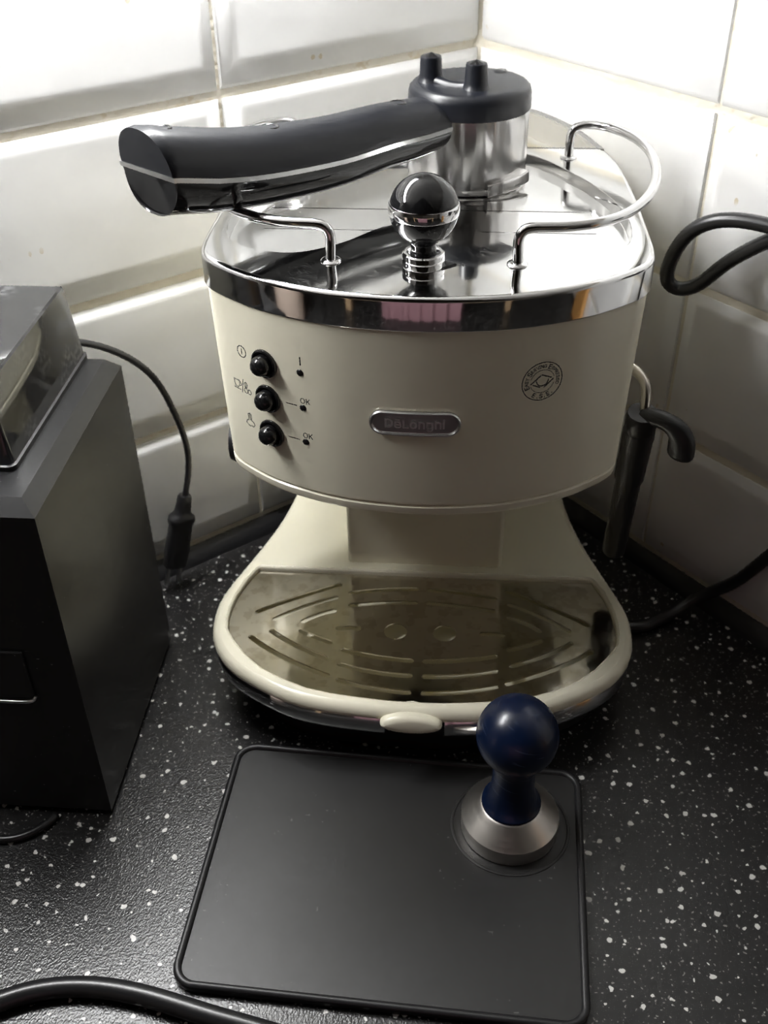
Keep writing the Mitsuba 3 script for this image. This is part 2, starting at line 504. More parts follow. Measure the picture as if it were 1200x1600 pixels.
# ------------------------------------------------------------------ the coffee machine
K = 'coffee_machine__'
tag('coffee_machine', 'cream and chrome espresso machine in the corner of the worktop', 'coffee machine')
ZT, ZB = .288, .169
OUT, OUT_L = closed(sym([(0, -.3403), (.025, -.3385), (.046, -.334), (.074, -.322), (.0908, -.310), (.1020, -.2985), (.1058, -.284), (.106, -.2546), (.1053, -.2137),
                         (.1017, -.163), (.098, -.1456), (.0836, -.1008), (.0728, -.0804), (.0575, -.0600), (.035, -.049), (0, -.046)]), 320)
OUT = off_wall(OUT)
OUT_N = normals2(OUT)
OUT_U = np.arange(320) * OUT_L / 320


def taper(z):
    return -.004 * (ZT - z) / .12


def on_body(m, u0, z0, edge=.0025, lift=0.0):
    """Wraps a mesh (x along the front, y up, z outwards) onto the drum at arc length u0 and height z0."""
    m = m.copy()
    if edge:
        v, f = trimesh.remesh.subdivide_to_size(m.vertices, m.faces, edge, max_iter=12)
        m = trimesh.Trimesh(v, f, process=True)
    v = m.vertices
    u = (u0 + v[:, 0]) % OUT_L
    z = z0 + v[:, 1]
    uu = np.r_[OUT_U, OUT_L]
    p = np.stack([np.interp(u, uu, np.r_[OUT[:, k], OUT[0, k]]) for k in (0, 1)], 1)
    n = np.stack([np.interp(u, uu, np.r_[OUT_N[:, k], OUT_N[0, k]]) for k in (0, 1)], 1)
    n /= np.linalg.norm(n, axis=1)[:, None]
    p = p + n * (taper(z) + v[:, 2] + lift)[:, None]
    return trimesh.Trimesh(np.c_[p, z], m.faces, process=False)


o = taper
obj(K + 'body', loft(OUT, [(o(.1762) - .0012, .1748), (o(.1762) - .0012, .1757), (o(.1762), .1766), (o(.2), .2), (o(.24), .24), (o(.2722), .2722), (-.0022, .2724)]), 'cream_paint', 40)
obj(K + 'lower_ring', loft(OUT, [(o(ZB) - .012, ZB + .0005), (o(ZB) - .0022, ZB), (o(ZB) - .0006, ZB + .0008), (o(ZB), ZB + .002), (o(.1742), .1742), (o(.1742) - .0008, .1749)]), 'cream_paint', 40)
labels[K + 'lower_ring'] = {'label': 'narrow cream ring round the bottom of the body'}
obj(K + 'underside', loft(OUT, [(-.017, ZB - .0012), (-.0155, ZB + .0003)]), 'cream_plastic', 40)

# chrome band, open at the back where the tank is
front = np.where(OUT[:, 1] < -.1395)[0]
brk = np.where(np.diff(front) > 1)[0][0] + 1
idx = np.r_[front[brk:], front[:brk]]
prof = [(-.0022, .2726), (.0004, .2726), (.0008, .2732), (.0008, .2862), (.0003, .2876), (-.0009, .2884), (-.0024, .2884)]
obj(K + 'chrome_band', strip(OUT[idx], prof, OUT_N[idx]), 'chrome', 50)
labels[K + 'chrome_band'] = {'label': 'polished chrome band round the top edge'}

# chrome top plate with the recess for warming cups
half = [(0, -.2540), (.014, -.2565), (.026, -.2655), (.0365, -.2785), (.0490, -.2890), (.0620, -.2945), (.0780, -.2920), (.0905, -.2840), (.0965, -.2735), (.0988, -.256), (.0972, -.2338), (.0889, -.205), (.0742, -.1762), (.0546, -.1500), (.03, -.1425), (0, -.1405)]
REC, _ = closed(sym(half), 200)
plate_poly = Polygon(OUT - .0018 * OUT_N).buffer(0).intersection(sbox(-.3, -.5, .3, -.1385))
obj(K + 'top_plate', cat_mesh([extrude(plate_poly.difference(Polygon(REC)), .0015, .2870)]), 'scuffed_chrome', 30)
labels[K + 'top_plate'] = {'label': 'chrome top plate round the cup recess'}


def floor_z(y):
    return .2822 + 0 * y


RN = normals2(REC)
n_ = len(REC)
rings_ = [np.c_[REC, np.full(n_, .2885)], np.c_[REC - .0004 * RN, np.full(n_, .2882)], np.c_[REC - .0008 * RN, floor_z(REC[:, 1]) + .0001], np.c_[REC - .0013 * RN, floor_z(REC[:, 1])]]
i_ = np.arange(n_)
j_ = (i_ + 1) % n_
F = []
for k in range(3):
    F += [np.c_[k * n_ + i_, k * n_ + j_, (k + 1) * n_ + j_], np.c_[k * n_ + i_, (k + 1) * n_ + j_, (k + 1) * n_ + i_]]
fl = flat(Polygon(rings_[3][:, :2]), 0)
fl.vertices[:, 2] = floor_z(fl.vertices[:, 1])
obj(K + 'cup_recess', cat_mesh([trimesh.Trimesh(np.concatenate(rings_), np.concatenate(F), process=False), fl]), 'scuffed_chrome', 20)
for y0, y1, hgt in ((-.2500, -.2220, .0003), (-.2217, -.1450, .0005)):
    crease = Polygon(REC).buffer(-.003).intersection(sbox(-.083, y0, .083, y1))
    labels[obj(K + 'recess_panel', extrude(crease, hgt, .2821), 'scuffed_chrome', False)] = {'label': 'straight-edged panel in the floor of the cup recess'}
labels[K + 'cup_recess'] = {'label': 'shallow polished recess for warming cups'}

# water tank at the back with its smoky lid
back_i = np.where(OUT[:, 1] > -.1415)[0]
obj(K + 'water_tank', strip(OUT[back_i], [(-.004, .2715), (-.0016, .2715), (-.0016, .2872), (-.004, .2872)], OUT_N[back_i]), 'cream_plastic', 40)
lid = Polygon(OUT + .0008 * OUT_N).buffer(0).intersection(sbox(-.3, -.1375, .3, .1)).difference(Point(.046, -.1355).buffer(.0055))
obj(K + 'tank_lid', flat(lid, .2886), 'tank_lid_plastic', False)
labels[K + 'tank_lid'] = {'label': 'smoky see-through lid over the water tank'}
obj(K + 'tank_lid__rim', extrude(lid.difference(lid.buffer(-.0016)), .0016, .2868), 'dull_metal', False)

# cup rails
rail = [(.0424, -.3032, .287), (.0424, -.3032, .2945), (.0424, -.3032, .3005), (.0440, -.3029, .3040), (.0480, -.3025, .3056), (.0560, -.3018, .3058), (.0675, -.2998, .3058), (.0850, -.2906, .3058),
        (.1000, -.2700, .3060), (.1102, -.2390, .3062), (.1122, -.1975, .3066), (.1055, -.1735, .3068), (.0955, -.1590, .3068), (.0865, -.1535, .3067), (.0800, -.1530, .3058), (.0763, -.1536, .3035), (.0751, -.1543, .2985), (.0751, -.1543, .2935), (.0751, -.1543, .287)]
for sgn in (1, -1):
    r_ = obj(K + 'cup_rail', tube([(sgn * x, y, z) for x, y, z in rail], .0024, 150, 14), 'chrome', True)
    labels[r_] = {'label': ('bent chrome rail on the right half of the top', 'bent chrome rail on the left half of the top, half under the handle')[sgn < 0]}
    for q in (rail[0], rail[-1]):
        obj(r_ + '__flange', lathe([(0, .2884), (.0046, .2884), (.0048, .2890), (.0042, .2896), (.003, .2899), (0, .29)], 24, at=(sgn * q[0], q[1], 0)), 'chrome', 40)

# control knob
kx, ky = 0.0, -.3053
k_ = obj(K + 'control_knob', lathe([(0, .2890), (.0056, .2900), (.0058, .2985), (.0066, .3000)] + [(.0155 * math.cos(a), .3143 + .0155 * math.sin(a)) for a in np.radians(np.linspace(-62, 90, 30))], 72, at=(kx, ky, 0)), 'gloss_black', 40)
labels[k_] = {'label': 'black ball-shaped control knob on the top'}
obj(k_ + '__band', lathe([(.0148, .3123), (.0153, .3123), (.01565, .3128), (.0159, .3150), (.01565, .3172), (.0153, .3177), (.0148, .3177)], 72, at=(kx, ky, 0)), 'chrome', 40)
obj(k_ + '__collar', lathe([(.0056, .2885), (.0094, .2885), (.0097, .2890), (.0097, .2914), (.0092, .2919), (.0092, .2921), (.0096, .2925), (.0096, .2943), (.0090, .2950), (.0076, .2952), (.0066, .2946), (.0057, .2935)], 72, at=(kx, ky, 0)), 'chrome', 40)
obj(k_ + '__pointer', extrude(Polygon([(.004, -.3135), (.0150, -.3050), (.004, -.3000)]), .0009, .2884), 'satin_black', False)
pl = unary_union([sbox(-.0014, -.00025, .0014, .00025), sbox(-.00025, -.0014, .00025, .0014)])
obj(K + 'plus_mark', extrude(affinity.translate(pl, .0180, -.3050), .00012, .28849), 'ink_black', False)


# buttons, lamps and print on the left of the front
def stroke(*lines, w=.0005):
    return unary_union([LineString(l).buffer(w / 2, quad_segs=3) for l in lines])


def arc(cx, cy, r, a0, a1, n=24, ry=None):
    return [(cx + r * math.cos(a), cy + (ry or r) * math.sin(a)) for a in np.radians(np.linspace(a0, a1, n))]


def print_on(key, poly, u, z, label=None):
    k = obj(K + key, on_body(extrude(poly, .00012), u, z, .002, .00002), 'ink_black', False)
    if label: labels[k] = {'label': label}


def at_body(u, z, out):
    m = on_body(trimesh.Trimesh([(0, 0, 0), (0, 0, .01), (.001, 0, 0)], [[0, 1, 2]], process=False), u, z, 0)
    p, q = m.vertices[0], m.vertices[1]
    n = (q - p) / np.linalg.norm(q - p)
    return p + n * out, n


for i, z in enumerate((.2440, .2247, .2047)):
    p, n = at_body(-.0778, z, -.001)
    b_ = obj(K + 'button', lathe([(.0050, 0), (.0050, .0040), (.0049, .0052), (.0044, .0065), (.0034, .0077), (.0018, .0084), (0, .0086)], 40, n, p), 'gloss_black', 40)
    labels[b_] = {'label': ('top black push button', 'middle black push button', 'bottom black push button')[i]}
    obj(b_ + '__bezel', lathe([(.0050, .0005), (.0072, .0005), (.0074, .0014), (.0072, .0022), (.0065, .0026), (.0057, .0022), (.0050, .0014)], 48, n, p), 'gloss_black', 40)
for i, z in enumerate((.2443, .2250, .2054)):
    p, n = at_body(-.0575, z, -.0006)
    labels[obj(K + 'indicator_light', lathe([(0, .0014), (.0010, .0013), (.0017, .0009), (.0019, .0004), (.0019, 0)][::-1], 24, n, p), 'gloss_black', 40)] = {
        'label': ('small dark lamp beside the top button', 'small dark lamp beside the middle button', 'small dark lamp beside the bottom button')[i]}
print_on('power_mark', stroke(arc(0, 0, .0030, 0, 360, 40), [(0, -.0014), (0, .0014)], w=.00042), -.0930, .2455, 'printed circle with an upright stroke')
print_on('cup_mark', affinity.scale(unary_union([stroke([(-.0027, .0022), (-.0023, -.0008), (-.0014, -.0020), (.0012, -.0020), (.0020, -.0008), (.0023, .0022), (-.0027, .0022)], arc(.0027, .0005, .0013, 90, -90, 12), [(-.0032, -.0030), (.0030, -.0030)], w=.00038),
                                  stroke([(.0042, -.0042), (.0062, .0040)], w=.00042),
                                  stroke(arc(.0082, .0012, .0013, 0, 360, 20, .0017), arc(.0078, -.0022, .0015, 0, 360, 20), arc(.0110, -.0022, .0014, 0, 360, 20), [(.0082, -.0005), (.0082, .0029)], w=.00038)]), .82, .95, origin=(0, 0)), -.0999, .2255, 'printed cup and beans')
print_on('steam_mark', stroke([(-.0026, -.0006), (-.0010, .0000), (-.0012, .0036), (0, .0043), (.0012, .0036), (.0008, .0004), (.0026, -.0004), (.0032, -.0018), (.0020, -.0032), (.0006, -.0028), (-.0008, -.0036), (-.0020, -.0028), (-.0032, -.0020), (-.0026, -.0006)], [(0, .0043), (.0001, .0008)], w=.00042), -.0932, .2062, 'printed puff of steam')
print_on('lamp_mark', sbox(-.00028, -.0022, .00028, .0022), -.0570, .2505, 'printed upright stroke')


def text_poly(text, h, bold=False):
    m = meshkit.text_mesh(text, h, .001, bold)
    return move(m, -m.bounds[:, 0].mean(), -m.bounds[:, 1].mean())


def text_on(key, text, h, u, z, rot=0.0, bold=False, mat='ink_black', depth=.00012, lift=.00002):
    m = text_poly(text, h, bold)
    m.vertices[:, 2] *= depth / .001
    if rot: m.apply_transform(trimesh.transformations.rotation_matrix(rot, [0, 0, 1]))
    return on_body(m, u, z, .0025, lift)


for z in (.2290, .2093):
    labels[obj(K + 'ok_lettering', text_on('', 'OK', .0029, -.0560, z), 'ink_black', False)] = {'label': 'printed word OK'}
for z in (.2256, .2060):
    print_on('leader_line', sbox(-.0031, -.00021, .0031, .00021), -.0640, z, 'thin printed line between button and lamp')

# badge with the maker's name
pill = np.asarray(LineString([(-.0151, 0), (.0151, 0)]).buffer(.0065, quad_segs=12).exterior.coords)[:-1][::-1]
if not Polygon(pill).exterior.is_ccw: pill = pill[::-1]
bz, bu = .2244, -.0018
g_ = obj(K + 'badge', on_body(loft(pill, [(0, 0), (0, .0009), (-.0004, .0014), (-.0012, .0014), (-.0016, .0009)], cap0=False), bu, bz, .0016), 'dull_metal', 25)
labels[g_] = {'label': 'grey metal name badge on the front'}
obj(g_ + '__rim', on_body(loft(pill, [(-.0001, .0009), (.0001, .0014), (-.0004, .0020), (-.0010, .0020), (-.0014, .0012)], False, False), bu, bz, .0016), 'bright_metal', 40)
obj(g_ + '__lettering', text_on('', 'D\u0113Longhi', .0047, bu, bz - .0003, bold=True, depth=.0009, lift=.0008), 'lettering_metal', False)

# round emblem
eu, ez_ = .0578, .2432
ink = [stroke(arc(0, 0, .0100, 0, 360, 64), w=.00042), stroke(arc(0, 0, .0060, 20, 165), arc(0, 0, .0060, 200, 345), w=.00025)]
ink += [stroke([(-.0056, -.0008), (-.0012, .0030)], [(-.0044, -.0014), (-.0012, -.0030)], [(-.0004, .0034), (.0030, .0020), (.0044, .0014)], [(.0054, .0006), (.0012, -.0032)], w=.00062), stroke(arc(0, .0008, .0030, 190, 360, 16, .0032), w=.0005)]
print_on('emblem', unary_union(ink), eu, ez_, 'round printed coffee emblem')


def ring_text(text, r, a0, a1, h, hcap, inward=False):
    ms = []
    w = [(.55 if ch == ' ' else .45 if ch in '.I' else 1.25 if (ch.isupper() and hc) else 1.0) for ch, hc in zip(text, [i == 0 or text[i - 1] == ' ' for i in range(len(text))])]
    pos = (np.cumsum(w) - np.array(w) / 2) / sum(w)
    for i, (ch, f) in enumerate(zip(text, pos)):
        if ch == ' ': continue
        first = i == 0 or text[i - 1] == ' '
        a = math.radians(a0 + (a1 - a0) * f)
        m = meshkit.text_mesh(ch, hcap if first else h, .00012, True)
        m = move(m, -m.bounds[:, 0].mean(), -(hcap if first else h) / 2)
        m.apply_transform(trimesh.transformations.rotation_matrix(a + (math.pi / 2 if inward else -math.pi / 2), [0, 0, 1]))
        ms.append(move(m, r * math.cos(a), r * math.sin(a)))
    return cat_mesh(ms)


labels[obj(K + 'emblem_lettering', on_body(cat_mesh([ring_text('EASY SERVING ESPRESSO', .0079, 207, -20, .00165, .0024), ring_text('E.S.E.', .0079, 232, 312, .0023, .0023, True)]), eu, ez_, .0025, .00002), 'ink_black', False)] = {'label': 'lettering round the emblem'}

# group head, column
obj(K + 'group_head', lathe([(0, .141), (.024, .141), (.0265, .143), (.0275, .150), (.031, .152), (.031, .1695), (0, .1695)], 64, at=(0, -.272, 0)), 'satin_black', 35)
obj(K + 'column', loft(rrect(-.0497, .0497, -.2305, -.112, .003), [(0, .046), (0, .1735)]), 'cream_plastic', 40)

# base with the drip tray
lip = [(0, -.3580), (.033, -.3562), (.066, -.3508), (.0915, -.3390), (.1110, -.3245), (.1225, -.3065), (.1265, -.2885), (.1256, -.2680), (.1185, -.2440), (.1092, -.2170), (.0995, -.1830), (.0940, -.1500), (.0910, -.1300), (.084, -.1160), (.06, -.1120), (0, -.1110)]
LIP, _ = closed(sym(lip), 300)
LIP_N = normals2(LIP)
hole_r = [(0, -.3495), (.016, -.3491), (.032, -.3475), (.0475, -.3455), (.062, -.3422), (.0770, -.3358), (.0895, -.3285), (.1010, -.3180), (.1108, -.3050), (.1155, -.2970), (.1172, -.2880), (.1172, -.2780), (.1160, -.2670), (.1120, -.2520), (.1072, -.2405), (.1060, -.2388)]
HOLE = np.array(hole_r + [(.06, -.2388), (0, -.2388)] + [(-x, y) for x, y in [(.06, -.2388)] + hole_r[:0:-1]])
outer = loft(LIP, [(-.0054, .0413), (-.004, .0415), (-.0012, .0418), (-.0002, .0432), (0, .0450), (-.0006, .0475), (-.0020, .0494), (-.0040, .0504), (-.0048, .0505)], False, False)
HOLE_N = normals2(HOLE)
deck = flat(Polygon(LIP - .0048 * LIP_N).buffer(0).difference(Polygon(HOLE + .0016 * HOLE_N).buffer(0)), .0505)
well = loft(HOLE, [(.0016, .0505), (.0006, .0500), (.0001, .0490), (0, .0470), (-.0004, .0360)], False, False)
well.invert()
b_ = obj(K + 'base', cat_mesh([outer, deck, well]), 'cream_plastic', 40)
labels[b_] = {'label': 'flared cream base round the drip grid'}
fr = np.where((LIP[:, 1] < -.262))[0]
brk = np.where(np.diff(fr) > 1)[0][0] + 1
fr = np.r_[fr[brk:], fr[:brk]]
bump = [(-.006, .0300), (-.0022, .0300), (-.0012, .0306), (-.0008, .0330), (-.0006, .0360), (-.0010, .0395), (-.0022, .0414), (-.006, .0414)]
for sgn in (-1, 1):
    sel = fr[(LIP[fr, 0] * sgn) > .0148]
    labels[obj(K + 'chrome_bumper', strip(LIP[sel], bump, LIP_N[sel]), 'chrome', 50)] = {'label': ('chrome strip on the left front of the base', 'chrome strip on the right front of the base')[sgn > 0]}
labels[obj(K + 'foot', loft(LIP, [(-.0185, .0005), (-.0165, .0022), (-.0115, .0200), (-.0055, .0300), (-.0055, .0414)], True, False), 'satin_black', 40)] = {'label': 'black underpart of the base'}
tabp = np.array([(.0172 * math.cos(a), (.0068 if math.sin(a) > 0 else .0054) * (abs(math.sin(a)) ** .9) * (1 if math.sin(a) > 0 else -1)) for a in np.linspace(0, 2 * math.pi, 48, endpoint=False)])
tm = loft(tabp, [(0, 0), (0, .0125), (-.0006, .0142), (-.0018, .0153), (-.0032, .0158)])
M = np.eye(4)
M[:3, 0], M[:3, 1], M[:3, 2] = (1, 0, 0), (0, .18, .98), (0, -.98, .18)
M[:3, 3] = (-.0018, -.3475, .0405)
tm = transform(tm, M)
labels[obj(K + 'release_tab', tm, 'cream_plastic', 40)] = {'label': 'small cream tab at the front of the drip tray'}

# drip grid with its slots and two round holes, over a cream tray
slots = [((.1006, -.2781), (.0810, -.2653), (.0532, -.2500)), ((.0890, -.2840), (.0721, -.2715), (.0542, -.2622)), ((.0714, -.2850), (.0628, -.2785), (.0540, -.2745)),
         ((.1010, -.3010), (.0791, -.3166), (.0517, -.3299)), ((.0895, -.2950), (.0729, -.3065), (.0546, -.3156)), ((.0717, -.2938), (.0628, -.2985), (.0531, -.3025)),
         ((.0445, -.3085), (.0245, -.3130), (.0042, -.3150)), ((.0449, -.3205), (.0250, -.3255), (.0044, -.3272)), ((.0447, -.3330), (.0245, -.3382), (.0044, -.3403)),
         ((.0449, -.2574), (.0246, -.2531), (.0045, -.2512)), ((.0438, -.2688), (.0237, -.2655), (.0042, -.2640)), ((.0494, -.2900), (.0429, -.2893), (.0375, -.2896))]


def bowed(a, b, c_):
    a, b, c_ = map(np.array, (a, b, c_))
    t = np.linspace(0, 1, 12)[:, None]
    ctrl = 2 * b - (a + c_) / 2
    return (1 - t) ** 2 * a + 2 * t * (1 - t) * ctrl + t ** 2 * c_


cut = [LineString(np.array(bowed(*s)) * [sg, 1]).buffer(.0018, quad_segs=4) for s in slots for sg in (1, -1)] + [Point(x, -.2905).buffer(.0070, quad_segs=10) for x in (-.0148, .0148)]
grid_poly = Polygon(HOLE - .0005 * HOLE_N).buffer(0).difference(unary_union(cut))
labels[obj(K + 'drip_grid', extrude(grid_poly, .0010, .0462), 'stained_steel', False)] = {'label': 'stained steel drip grid with curved slots'}
labels[obj(K + 'drip_tray', flat(Polygon(HOLE).buffer(.001), .0362), 'cream_plastic', False)] = {'label': 'cream tray showing through the slots'}

# steam pipe and frother at the right
obj(K + 'steam_pipe', tube([(.097, -.228, .199), (.1035, -.234, .2030), (.1095, -.2415, .2050), (.1150, -.2485, .2035), (.1180, -.2540, .1990), (.1183, -.2580, .1925), (.1178, -.2612, .1850), (.1174, -.2622, .178)], .0028, 60, 14), 'steel_tube', True)
A, B = np.array([.1170, -.2622, .1885]), np.array([.1170, -.2385, .0745])
ax = (A - B) / np.linalg.norm(A - B)
w_ = obj(K + 'frother', lathe([(0, 0), (.0064, 0), (.0070, .0006), (.0073, .058), (.0074, .0640), (.0084, .066), (.0087, .1030), (.0082, .1040), (.0082, .1050), (.0086, .1060), (.0088, .1130), (.0080, .1160), (0, .1166)], 40, ax, B), 'satin_black', 35)
labels[w_] = {'label': 'black milk frother hanging at the right side'}
hook = spline([(.1180, -.2615, .1855), (.1240, -.2665, .1875), (.1300, -.2710, .1870), (.1352, -.2745, .1830), (.1372, -.2755, .1760), (.1372, -.2750, .1690)], 40)
hs = [circle(.0050, 24, r_) * (1 if i < 36 else [1, .98, .93, .82][i - 36]) for i, r_ in enumerate(np.interp(np.linspace(0, 1, 40), [0, .4, .75, 1], [.0046, .0050, .0074, .0076]))]
obj(w_ + '__hook', sweep(hook, hs), 'satin_black', True)
obj(w_ + '__stud', lathe([(0, -.004), (.0055, -.004), (.006, -.003), (.006, .003), (.0055, .004), (0, .004)], 32, (1, .3, 0), (.1225, -.2460, .1640)), 'satin_black', 35)
labels[obj(K + 'side_knob', lathe([(0, -.004), (.010, -.004), (.0125, -.002), (.013, .002), (.0115, .006), (0, .0075)], 48, (-1, 0, 0), (-.1050, -.2520, .1560)), 'satin_black', 40)] = {'label': 'dark round knob on the left side'}

# ------------------------------------------------------------------ portafilter, lying upside down on the top
Q = 'portafilter__'
tag('portafilter', 'black handled portafilter lying upside down on the chrome top plate', 'portafilter')
hx, hy = .0183, -.1722
fz = float(floor_z(hy - .034)) + .0009
obj(Q + 'filter_holder', lathe([(0, fz + .001), (.0300, fz + .001), (.0318, fz), (.0326, fz + .0006), (.0326, fz + .003), (.0322, fz + .0036), (.0322, .3215), (.0315, .3225), (0, .3225)], 96, at=(hx, hy, 0)), 'worn_aluminium', 35)
labels[Q + 'filter_holder'] = {'label': 'worn aluminium body of the portafilter'}
obj(Q + 'cap', lathe([(.0300, .3216), (.0326, .3216), (.0329, .3221), (.0327, .3290), (.0320, .3318), (.0302, .3336), (.0275, .3343), (0, .3345)], 96, at=(hx, hy, 0)), 'handle_black', 40)
labels[Q + 'cap'] = {'label': 'round black cap of the portafilter'}
# locking lug at the foot
aa = np.radians(np.linspace(-72, -24, 16))
lugP = np.c_[hx + .0322 * np.cos(aa), hy + .0322 * np.sin(aa)]
lugN = np.c_[np.cos(aa), np.sin(aa)]
lug_m = strip(lugP, [(-.002, fz + .0012), (.0040, fz + .0006), (.0046, fz + .0014), (.0042, fz + .0062), (.0034, fz + .0072), (-.002, fz + .0072)], lugN)
lug_m.vertices[:, 2] += np.interp(np.degrees(np.arctan2(lug_m.vertices[:, 1] - hy, lug_m.vertices[:, 0] - hx)), [-72, -24], [0, .0022])
obj(Q + 'lug', lug_m, 'worn_aluminium', 40)
# twin spouts pointing up, joined by a raised saddle
for x, y in ((-.0025, -.1725), (.0213, -.1868)):
    h_ = .0115
    s_ = obj(Q + 'spout', lathe([(.0085, .3330), (.0068, .3348), (.0060, .3375), (.0056, .3340 + h_), (.0053, .3350 + h_), (.0046, .3353 + h_)] , 40, at=(x, y, 0)), 'handle_black', 40)
    gem = trimesh.creation.cone(.0046, .0017, sections=10)
    obj(s_ + '__tip', move(gem, x, y, .3352 + h_), 'gloss_black', False)
sad = spline([(-.0025, -.1725, .3352), (.006, -.1795, .3337), (.0125, -.1830, .3334), (.0213, -.1868, .3350)], 30)
obj(Q + 'saddle', sweep(sad, circle(.0038, 20, .0032)), 'handle_black', True)
obj(Q + 'screw_recess', lathe([(.0030, .3346), (.0034, .3348), (.0030, .3349), (.0026, .3346)], 32, at=(.0345, -.1530, 0)), 'gloss_black', 40)
# handle
d_ = np.array([-.138, -.1356])
d_ /= np.linalg.norm(d_)
ts = [.020, .035, .05, .06, .09, .12, .15, .175, .195]
zs = [.3190, .3180, .3178, .3180, .3172, .3185, .3215, .3260, .3302]
hw = [.0165, .0160, .0158, .0157, .0160, .0165, .0172, .0178, .0182]
hh = [.0125, .0135, .0148, .0152, .0164, .0172, .0178, .0186, .0196]
tt = np.linspace(ts[0], ts[-1], 70)
cz, cw, ch = [CubicSpline(ts, v)(tt) for v in (zs, hw, hh)]
path = np.c_[hx + d_[0] * tt, hy + d_[1] * tt, cz]


def sect(w, h, a0, a1, n=22, flat_=True):
    """Half of the handle's cross-section: pointed at the seam, round above and below."""
    a = np.radians(np.linspace(a0, a1, n))
    return np.c_[w * np.sign(np.cos(a)) * np.abs(np.cos(a)) ** .85, h * np.sin(a)]


seam = .0011
up_s = [np.concatenate([sect(w, h - seam, 0, 180) + [0, seam]]) for w, h in zip(cw, ch)]
lo_s = [np.concatenate([sect(w, h - seam, 180, 360) - [0, seam]]) for w, h in zip(cw, ch)]
tr_s = [np.array([(w - .0004 + .0008, -seam), (w + .0004, seam), (-w - .0004, seam), (-w - .0004, -seam)]) for w in cw]


def tilted(m):
    """The handle's end is cut at a slant."""
    v = m.vertices
    along = (v[:, :2] - [hx, hy]) @ d_
    w = np.clip((along - .17) / .025, 0, 1)
    side = (v[:, :2] - [hx, hy]) @ np.array([-d_[1], d_[0]])
    v = v.copy()
    k = (.14 * (v[:, 2] - .330) - .15 * side - .0015) * w
    v[:, :2] += k[:, None] * d_
    m.vertices = v
    return m


pe = np.r_[path, path[-1:] + np.r_[d_, .0] * .0010]
labels[obj(Q + 'handle', tilted(sweep(pe, up_s + [up_s[-1] * [.955, .965]])), 'handle_black', 40)] = {'label': 'upper half of the black handle'}
labels[obj(Q + 'handle', tilted(sweep(pe, lo_s + [lo_s[-1] * [.955, .965]])), 'gloss_black', 40)] = {'label': 'lower glossy half of the black handle'}
labels[obj(Q + 'handle_trim', tilted(sweep(np.r_[path, path[-1:] + np.r_[d_, .0] * .0013], tr_s + tr_s[-1:])), 'bright_metal', 30)] = {'label': 'silver strip between the handle halves'}
for t_ in (.05, .128, .186):
    k = int(np.argmin(abs(tt - t_)))
    obj(Q + 'screw_hole', lathe([(.0002, .00035), (.0030, .0005), (.0036, .0010), (.0042, .0010), (.0047, .0004), (.0048, -.0004)], 36, (0, 0, 1), path[k] + [0, 0, ch[k] - .0009]), 'gloss_black', 40)

# ------------------------------------------------------------------ tamper on its rubber mat
mc, ma = np.array([-.0077, -.4255]), math.radians(-2.4)


def mat_xy(P):
    R = np.array([[math.cos(ma), -math.sin(ma)], [math.sin(ma), math.cos(ma)]])
    return np.asarray(P) @ R.T + mc


mp = mat_xy(rrect(-.1, .1, -.0755, .0755, .0125, 10))
tag('tamping_mat', 'flat black rubber tamping mat in front of the machine', 'mat')
obj('tamping_mat__pad', loft(mp, [(-.002, .0002), (-.001, .0008), (-.001, .0036), (-.003, .0038)]), 'rubber', 40)
obj('tamping_mat__rim', strip(np.r_[mp, mp[:1]], [(-.0042, .0030), (-.0040, .0046), (-.0030, .0056), (-.0016, .0058), (-.0004, .0050), (0, .0036), (-.0004, .0008), (-.0012, .0004)], normals2(mp)[np.r_[0:len(mp), 0]]), 'satin_black', 50)
tx, ty = .0537, -.3935
labels[obj('tamping_mat__tamper_ring', lathe([(.0305, .0036), (.0308, .0043), (.0315, .0045), (.0322, .0043), (.0325, .0036)], 80, at=(tx + .0005, ty, 0)), 'rubber', 40)] = {'label': 'raised ring round the tamper seat'}
tag('tamper', 'coffee tamper with a dark blue wooden handle standing on the mat', 'tamper')
labels[obj('tamper__base', lathe([(0, .0040), (.0255, .0040), (.0262, .0047), (.0264, .0130), (.0262, .0142), (.0170, .0232), (.0158, .0240), (0, .0240)], 96, at=(tx, ty, 0)), 'brushed_steel', 25)] = {'label': 'brushed steel foot of the tamper'}
hp = [(0, .0236), (.0146, .0236), (.0158, .0244), (.0157, .0256), (.0143, .0272), (.0126, .0312), (.0114, .0380), (.0110, .0450), (.0113, .0520), (.0122, .0575), (.0128, .0592), (.0134, .0602)]
hp += [(.0209 * math.cos(a), .0765 + .0209 * math.sin(a)) for a in np.radians(np.linspace(-48, 90, 36))]
labels[obj('tamper__handle', lathe(hp, 80, at=(tx, ty, 0)), 'blue_lacquer', 35)] = {'label': 'dark blue lacquered wooden handle'}

